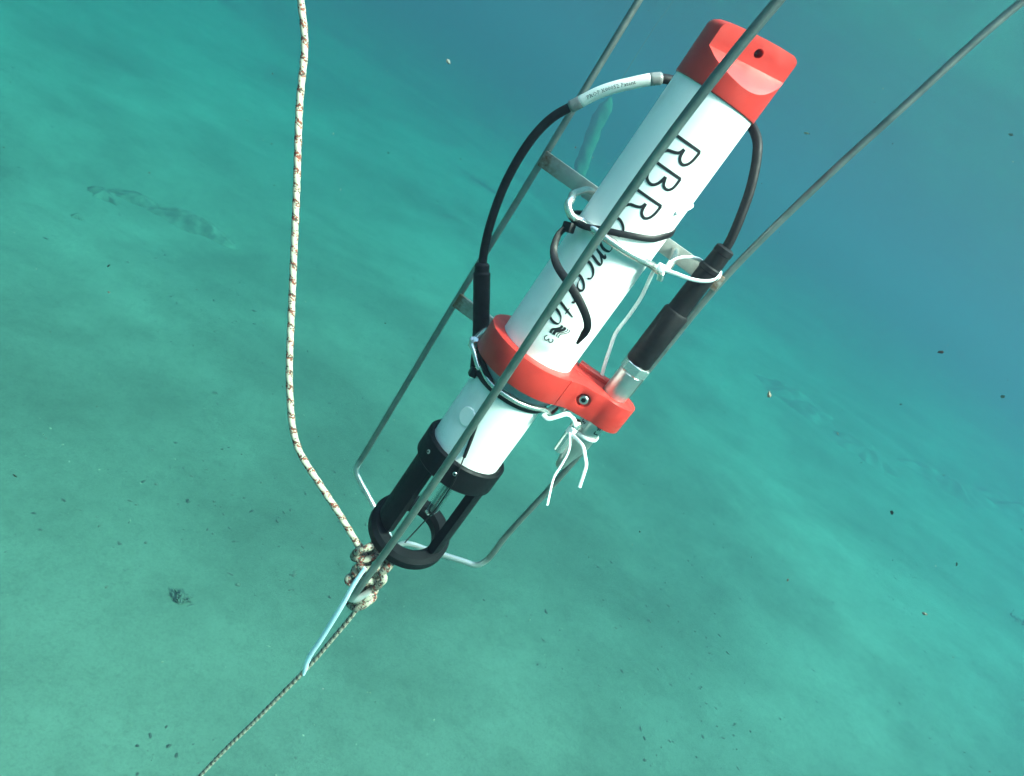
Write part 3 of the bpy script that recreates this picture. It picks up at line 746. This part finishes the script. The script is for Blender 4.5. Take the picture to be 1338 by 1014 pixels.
box('buckle', bk, (0.8, -0.6, 0), (0.6, 0.8, 0), None, 0.0066, 0.0058, 0.0066, M['white_tie'], t5, 0.0008)
tl = catmull([bk + Vector((-.0005, -0.003, -0.001)), at(744, 587, -.020), at(734, 607, -.024), at(725, 621, -.026), at(721, 633, -.027), at(718, 646, -.028), at(715, 660, -.028)], 6)
strap('tail', tl, [CO.lerp(Vector((0.6, 0.4, 0.2)), 0.45) for _ in tl], 0.0023, 0.0010, M['white_tie'], t5)
tl = catmull([bk + Vector((0.001, -0.003, -0.001)), at(761, 582, -.022), at(764.5, 596, -.026), at(766, 608, -.028), at(763, 619, -.03), at(757, 637, -.032)], 6)
strap('tail', tl, [CO.copy() for _ in tl], 0.0027, 0.0010, M['white_tie'], t5)
t6 = thing('cable_tie', 'short white cable tie hooked on the lower steel rod end', 'cable tie', at(712, 543, -.014), GT)
lp = catmull([at(709, 541, -.016), at(716, 547, -.017), at(728, 544.5, -.016), at(740, 541, -.014), at(748, 545, -.010), at(753, 557, -.009)], 6)
strap('strip', lp, [CO.copy() for _ in lp], 0.0036, 0.0012, M['white_tie'], t6)
lp = catmull([at(709, 541, -.013), at(718, 535, -.010), at(730, 527, -.006), at(742, 522, -.004)], 6)
strap('strip', lp, [CO.copy() for _ in lp], 0.0034, 0.0012, M['white_tie'], t6)
t7 = thing('cable_tie', 'pale blue tie at the bottom tip of the front rod', 'cable tie', at(477, 745, -.1), GT)
tl = catmull([at(477, 742, -.106), at(462, 764, -.108), at(448, 789, -.108), at(434, 812, -.107), at(419, 836, -.105), at(406, 855, -.103), at(401, 866, -.102), at(396.5, 882, -.101)], 6)
strap('tail', tl, [CO.lerp(Vector((-0.6, 0, 0)), 0.2) for _ in tl], 0.0036, 0.0012, M['blue_tie'], t7, lambda f: 0.8 + 0.3 * min(1, f * 3) if f < 0.93 else 1.1 - (f - 0.93) * 8)
t8 = thing('cable_tie', 'stub of white tie poking out beside the lettering', 'cable tie', at(896, 262, -.004), GT)
tl = catmull([pol(RT + 0.0008, -40, 0.2570), pol(RT + 0.001, -14, 0.2660), at(897, 263, -.003), at(906, 257, -.001), at(918, 247, .000)], 6)
strap('tail', tl, [CO.copy() for _ in tl], 0.0032, 0.0012, M['white_tie'], t8, lambda f: 1 - 0.7 * f)
t9 = thing('cord', 'thin black cord running down the tube into the guard', 'cord', at(622, 552, -.04))
cp = [at(640, 520, -.030), at(626, 546, -.0335), at(616, 573, -.0336), at(607, 596, -.0342), at(603, 606, -.0375), at(594, 628, -.0385), at(585, 642, -.034), at(570, 664, -.022), at(552, 684, -.018), at(538, 699, -.022), at(529, 709, -.028)]
sweep('cord_line', resample(catmull(cp, 8), 0.001), 0.0010, M['black_rubber'], t9, 10, True, lambda s, a: 0.0015 if s < 0.055 else 0.0006)
# ------------------------------------------------------------------ ropes
rope = thing('mooring_rope', 'white rope with red flecks hanging at left, knotted at the frame tip', 'rope', (-0.02, -0.02, -0.13))
rp = [(-0.40, 0.06, 0.36), (-0.3244, 0.0346, 0.239), (-0.3091, 0.0278, 0.2217), (-0.2883, 0.0228, 0.1951), (-0.266, 0.0125, 0.1548), (-0.2296, -0.0003, 0.0945), (-0.1855, -0.0178, 0.022), (-0.1593, -0.0288, -0.0198), at(379, 520, -.031), at(382, 556, -.033), at(389, 584, -.034), at(399, 604, -.034), at(412, 624, -.033), at(425, 644, -.032), at(441, 668, -.031), (-0.0295, -0.0274, -0.1264)]
def rope_r(r0, per):
    return lambda s, a: r0 * (1 + 0.07 * math.cos(2 * (a + 2 * PI * s / per)) )
def rope_sweep(name, P, r0, per, mat, parent, seg=14):
    return sweep(name, P, r0, mat, parent, seg, True, rope_r(r0, per), True)
rope_sweep('rope_line', resample(catmull(rp, 12), 0.0012), 0.0029, 0.025, M['rope'], rope)
def kp(px, py, dy): return at(px, py, -0.022 + dy)
kn = [kp(468, 712, -.004), kp(476, 719, .004), kp(488, 717, .010), kp(493, 724, .004), kp(482, 730, -.006), kp(468, 731, -.010), kp(462, 727, -.004), kp(468, 720, -.012), kp(482, 715, -.010), kp(492, 711, .0), kp(490, 706, .010),
      kp(480, 738, .012), kp(466, 741, -.002), kp(463, 749, -.006), kp(470, 755, .004), kp(482, 748, .012), kp(497, 741, .008), kp(508, 731, .000), kp(510, 738, -.008), kp(500, 747, -.010), kp(486, 752, -.004),
      kp(464, 753, .002), kp(455, 755, -.006), kp(458, 762, -.008), kp(474, 763, .002), kp(490, 755, .004), kp(499, 750, -.006), kp(501, 758, -.012), kp(490, 768, -.006), kp(474, 772, .008),
      kp(460, 776, .004), kp(457, 783, -.006), kp(468, 785, -.012), kp(482, 780, -.010), kp(490, 771, -.002), kp(484, 770, .008), kp(468, 778, .008), kp(457, 789, .000), kp(466, 794, -.008), kp(480, 788, -.006), kp(488, 779, .004),
      kp(478, 770, .014), kp(468, 752, .014), kp(476, 736, .016), kp(488, 729, .012), kp(497, 733, .002), kp(492, 742, -.010), kp(477, 744, -.014), kp(470, 738, -.010), kp(474, 726, .000), kp(484, 722, .010), kp(494, 727, .012), kp(498, 742, .014), kp(488, 760, .014), kp(472, 766, .012), kp(462, 768, .002), kp(466, 760, -.010), kp(480, 758, -.012), kp(492, 762, -.006)]
rope_sweep('knot', resample(catmull(kn, 10), 0.0012), 0.0032, 0.025, M['knot_rope'], rope)
line = thing('anchor_line', 'thin dark flecked line running down from the knot', 'line', at(470, 770, -.01))
rope_sweep('line_run', resample(catmull([at(484, 752, -.012), at(470, 790, -.012), at(430, 840, -.008), at(400, 874, -.004), at(335, 940, 0), at(265, 1010, 0.002), Vector((-0.060, 0.005, -0.80)), Vector((-0.13, 0.02, -1.5)), Vector((-0.20, 0.05, BED + 0.02))], 10), 0.0011), 0.0022, 0.017, M['thin_rope'], line, 10)

# ------------------------------------------------------------------ far pale float on a line
fl = thing('distant_float', 'faint pale green fouled column hanging far off in the water', 'float', at(776, 175, 13.5))
flp = [at(x, y, 13.5) for x, y in ((797, 128), (795, 136), (786, 150), (774, 175), (766, 200), (758, 222), (752, 240))]
flr = [0.012, 0.046, 0.055, 0.055, 0.05, 0.045, 0.03]
def flrad(s, a, L=[0]):
    return 0.125 * (1 + 0.25 * noise.noise((math.cos(a) * 1.5, math.sin(a) * 1.5, s * 6))) * min(1, 0.3 + s * 4) 
sweep('fouled_body', resample(catmull(flp, 8), 0.03), 0.05, M['algae'], fl, 18, True, flrad)
sweep('hanging_line', resample(catmull([at(797, 129, 13.5), at(838, 62, 13.5), at(880, 0, 13.5), at(930, -70, 13.5)], 8), 0.03), 0.008, M['algae'], fl, 8)

# ------------------------------------------------------------------ things on the sand
def lump(name, x, y, sx, sy, h, rot, mat, seed, n=56):
    verts = []; faces = []; m = 10
    for j in range(m + 1):
        q = j / m
        for k in range(n):
            a = 2 * PI * k / n
            rr = (1 - q) * (1 + 0.45 * noise.noise((math.cos(a) * 1.3, math.sin(a) * 1.3, seed)) + 0.3 * noise.noise((math.cos(a) * 3, math.sin(a) * 3, seed + 5)) + 0.18 * noise.noise((math.cos(a) * 8, math.sin(a) * 8, seed + 9)))
            u = rr * math.cos(a) * sx; v = rr * math.sin(a) * sy
            X = x + u * math.cos(rot) - v * math.sin(rot); Y = y + u * math.sin(rot) + v * math.cos(rot)
            zz = h * (1 - (1 - q) ** 2.2) * (0.75 + 0.6 * noise.noise((X * 5, Y * 5, seed))) - 0.02 * (1 - q) - 0.015
            verts.append((X, Y, bed_z(X, Y) + zz))
    for j in range(m):
        for k in range(n):
            k2 = (k + 1) % n; faces.append((j * n + k, j * n + k2, (j + 1) * n + k2, (j + 1) * n + k))
    return from_data(name, verts, faces, mat)
GR = 'low rocks on the seabed'
for (x, y, sx, sy, h, rot, lab) in (
        (-3.494, 4.79, 0.15, 0.12, 0.10, 0.3, 'small dark rock at the left end of the rock row'),
        (-3.375, 5.06, 0.30, 0.16, 0.10, 0.4, 'middle low rock of the row on the upper left sand'),
        (-2.96, 5.21, 0.36, 0.20, 0.12, 0.35, 'largest low dark rock in the row on the sand'),
        (-3.25, 4.23, 0.07, 0.06, 0.05, 0.0, 'tiny dark rock lying apart below the rock row'),
        (3.79, 11.6, 0.8, 0.7, 0.16, 0.2, 'hazy dark rock patch nearest the frame on the right'),
        (4.85, 10.95, 0.75, 0.55, 0.16, 0.5, 'long hazy dark patch in the middle of the far band'),
        (6.7, 12.2, 1.0, 0.6, 0.18, 0.4, 'broad hazy dark patch at the right of the far band'),
        (8.7, 13.4, 1.1, 0.7, 0.18, 0.3, 'faintest dark patch at the far right edge'),
        (5.88, 7.49, 0.16, 0.10, 0.04, 0.6, 'broken dark rubble patch on the lower right sand'),
        (5.62, 7.75, 0.13, 0.09, 0.03, 0.1, 'smaller rubble patch beside the lower right one')):
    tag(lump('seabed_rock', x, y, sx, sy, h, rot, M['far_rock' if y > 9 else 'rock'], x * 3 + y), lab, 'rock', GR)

def flakes(name, items, mat):
    """Many small crumpled flakes in one mesh: (centre, size, elongation, tilt vector)."""
    verts = []; faces = []
    for c, s, e, nrm in items:
        nrm = nrm.normalized(); u = nrm.orthogonal().normalized(); a = random.uniform(0, 2 * PI)
        w = nrm.cross(u); u, w = u * math.cos(a) + w * math.sin(a), w * math.cos(a) - u * math.sin(a)
        b = len(verts); k = 5
        for i in range(k):
            t = 2 * PI * i / k; q = random.uniform(0.6, 1.2)
            verts.append(c + u * (s * e * q * math.cos(t)) + w * (s * q * math.sin(t)) + nrm * random.uniform(-0.15, 0.15) * s)
        verts.append(c + nrm * s * 0.35); verts.append(c - nrm * s * 0.25)
        for i in range(k):
            faces.append((b + i, b + (i + 1) % k, b + k)); faces.append((b + (i + 1) % k, b + i, b + k + 1))
    return from_data(name, verts, faces, mat, None, False)
items = []
while len(items) < 6500:
    d = 0.8 + 11 * random.random() ** 1.6; an = random.uniform(math.radians(5), math.radians(150))
    x = d * math.cos(an); y = -0.55 + d * math.sin(an)
    dens = 0.30 + 1.1 * noise.noise((x * 0.8, y * 0.8, 11.0)) + 0.5 * noise.noise((x * 3, y * 3, 2.0))
    if random.random() > dens: continue
    s = 0.0020 + 0.0080 * random.random() ** 3.2
    items.append((Vector((x, y, bed_z(x, y) + s * 0.3)), s, random.uniform(1.0, 2.6), Vector((random.gauss(0, .25), random.gauss(0, .25), 1))))
tag(flakes('seabed_debris', items, M['debris']), 'scattered dark crumbs of weed and shell on sand', kind='stuff')
items = []
while len(items) < 1500:
    d = 0.8 + 7 * random.random() ** 1.5; an = random.uniform(math.radians(5), math.radians(150))
    x = d * math.cos(an); y = -0.55 + d * math.sin(an)
    if random.random() > 0.35 + 0.9 * noise.noise((x * 1.1, y * 1.1, 31.0)): continue
    sz = 0.0012 + 0.0045 * random.random() ** 4
    items.append((Vector((x, y, bed_z(x, y) + sz * 0.2)), sz, random.uniform(1.0, 1.8), Vector((random.gauss(0, .3), random.gauss(0, .3), 1))))
tag(flakes('shell_bits', items, M['pale_flake']), 'scattered pale shell bits on the sand', kind='stuff')
def clump(label, x, y, rad, num, smax, loose=False):
    it = []
    for _ in range(num):
        a = random.uniform(0, 2 * PI); q = min(1.3, abs(random.gauss(0, 0.5))) * rad; X = x + q * math.cos(a) * 1.2; Y = y + q * math.sin(a)
        it.append((Vector((X, Y, bed_z(X, Y) + random.uniform(0, 0.02))), random.uniform(0.3, 1) * smax, random.uniform(1.2, 3.5), Vector((random.gauss(0, .7), random.gauss(0, .7), 1))))
    if loose: tag(flakes('weed_scraps', it, M['weed']), label, kind='stuff')
    else: tag(flakes('weed_clump', it, M['weed']), label, 'weed', 'weed clumps on the sand')
clump('dark weed clump lying on the sand at lower left', -0.609, 1.786, 0.036, 140, 0.009)
def gnd(px, py):
    d = M3 @ Vector(((px - 669) / 1000, -(py - 507) / 1000, -1.0)); t = (BED - CAM.z) / d.z; return CAM + d * t
for px, py, rad, num, lab in ((1290, 852, 0.16, 60, 'loose weed scraps on the sand near the right edge'),):
    g_ = gnd(px, py); clump(lab, g_.x, g_.y, rad, num, 0.010, rad > 0.05)

# ------------------------------------------------------------------ bits drifting in the water
def drift(px, py, depth, size, mat, label, e=1.6):
    d = M3 @ Vector(((px - 669) / 1000, -(py - 507) / 1000, -1.0)); c = CAM + d * depth
    o = flakes('drifting_flake', [(c, size, e, Vector((random.gauss(0, 1), random.gauss(0, 1), random.gauss(0, 1))) + CO)], mat)
    tag(o, label, 'flake', 'flakes drifting in the water')
for a in ((20, 622, .9, .0030, 'dark_flake', 'dark drifting speck near the left edge of the water', 1.7),
          (1230, 460, 1.0, .0030, 'dark_flake', 'long dark speck drifting right of the frame', 2.2),
          (1165, 670, 1.0, .0034, 'dark_flake', 'largest dark speck drifting over the lower right sand', 1.4),
          (355, 188, .9, .0022, 'dark_flake', 'dark speck drifting just left of the rope', 1.2),
          (142, 347, .9, .0022, 'dark_flake', 'thin dark sliver drifting over the left sand', 2.6),
          (1233, 621, 1.2, .0024, 'dark_flake', 'dark dot drifting above the large dark speck', 1.1),
          (1005, 516, .8, .0034, 'pale_flake', 'tan triangular flake drifting beside the frame', 1.8),
          (1310, 518, .9, .0034, 'mote', 'whitish flake drifting at the far right', 1.4),
          (1250, 737, 1.3, .0050, 'pale_flake', 'dull tan flake drifting at lower right', 1.5),
          (1208, 802, 1.4, .0055, 'pale_flake', 'yellowish flake drifting low at the right', 1.4),
          (586, 81, .8, .0028, 'mote', 'small pale wisp drifting in the dark blue water', 2.0),
          (1320, 176, .8, .0026, 'mote', 'pale mote beside the right rod in open water', 1.4),
          (1054, 174, .6, .0018, 'mote', 'pale mote just right of the red cap', 2.0)):
    drift(a[0], a[1], a[2], a[3] * 0.75, M[a[4]], a[5], a[6])
for name, mt, cnt, lab in (('pale_motes', 'mote', 150, 'tiny pale motes suspended throughout the water'), ('dark_motes', 'dark_flake', 200, 'tiny dark specks suspended throughout the water')):
    it = []
    for _ in range(cnt):
        px = random.uniform(-60, 1400); py = random.uniform(-60, 1080); dp = random.uniform(0.35, 2.6)
        d = M3 @ Vector(((px - 669) / 1000, -(py - 507) / 1000, -1.0)); c = CAM + d * dp
        if c.z < BED + 0.1: continue
        s = random.uniform(0.00025, 0.0007) * (0.6 + dp * 0.5)
        it.append((c, s, random.uniform(1, 2.4), Vector((random.gauss(0, 1), random.gauss(0, 1), random.gauss(0, 1)))))
    tag(flakes(name, it, M[mt]), lab, kind='stuff')
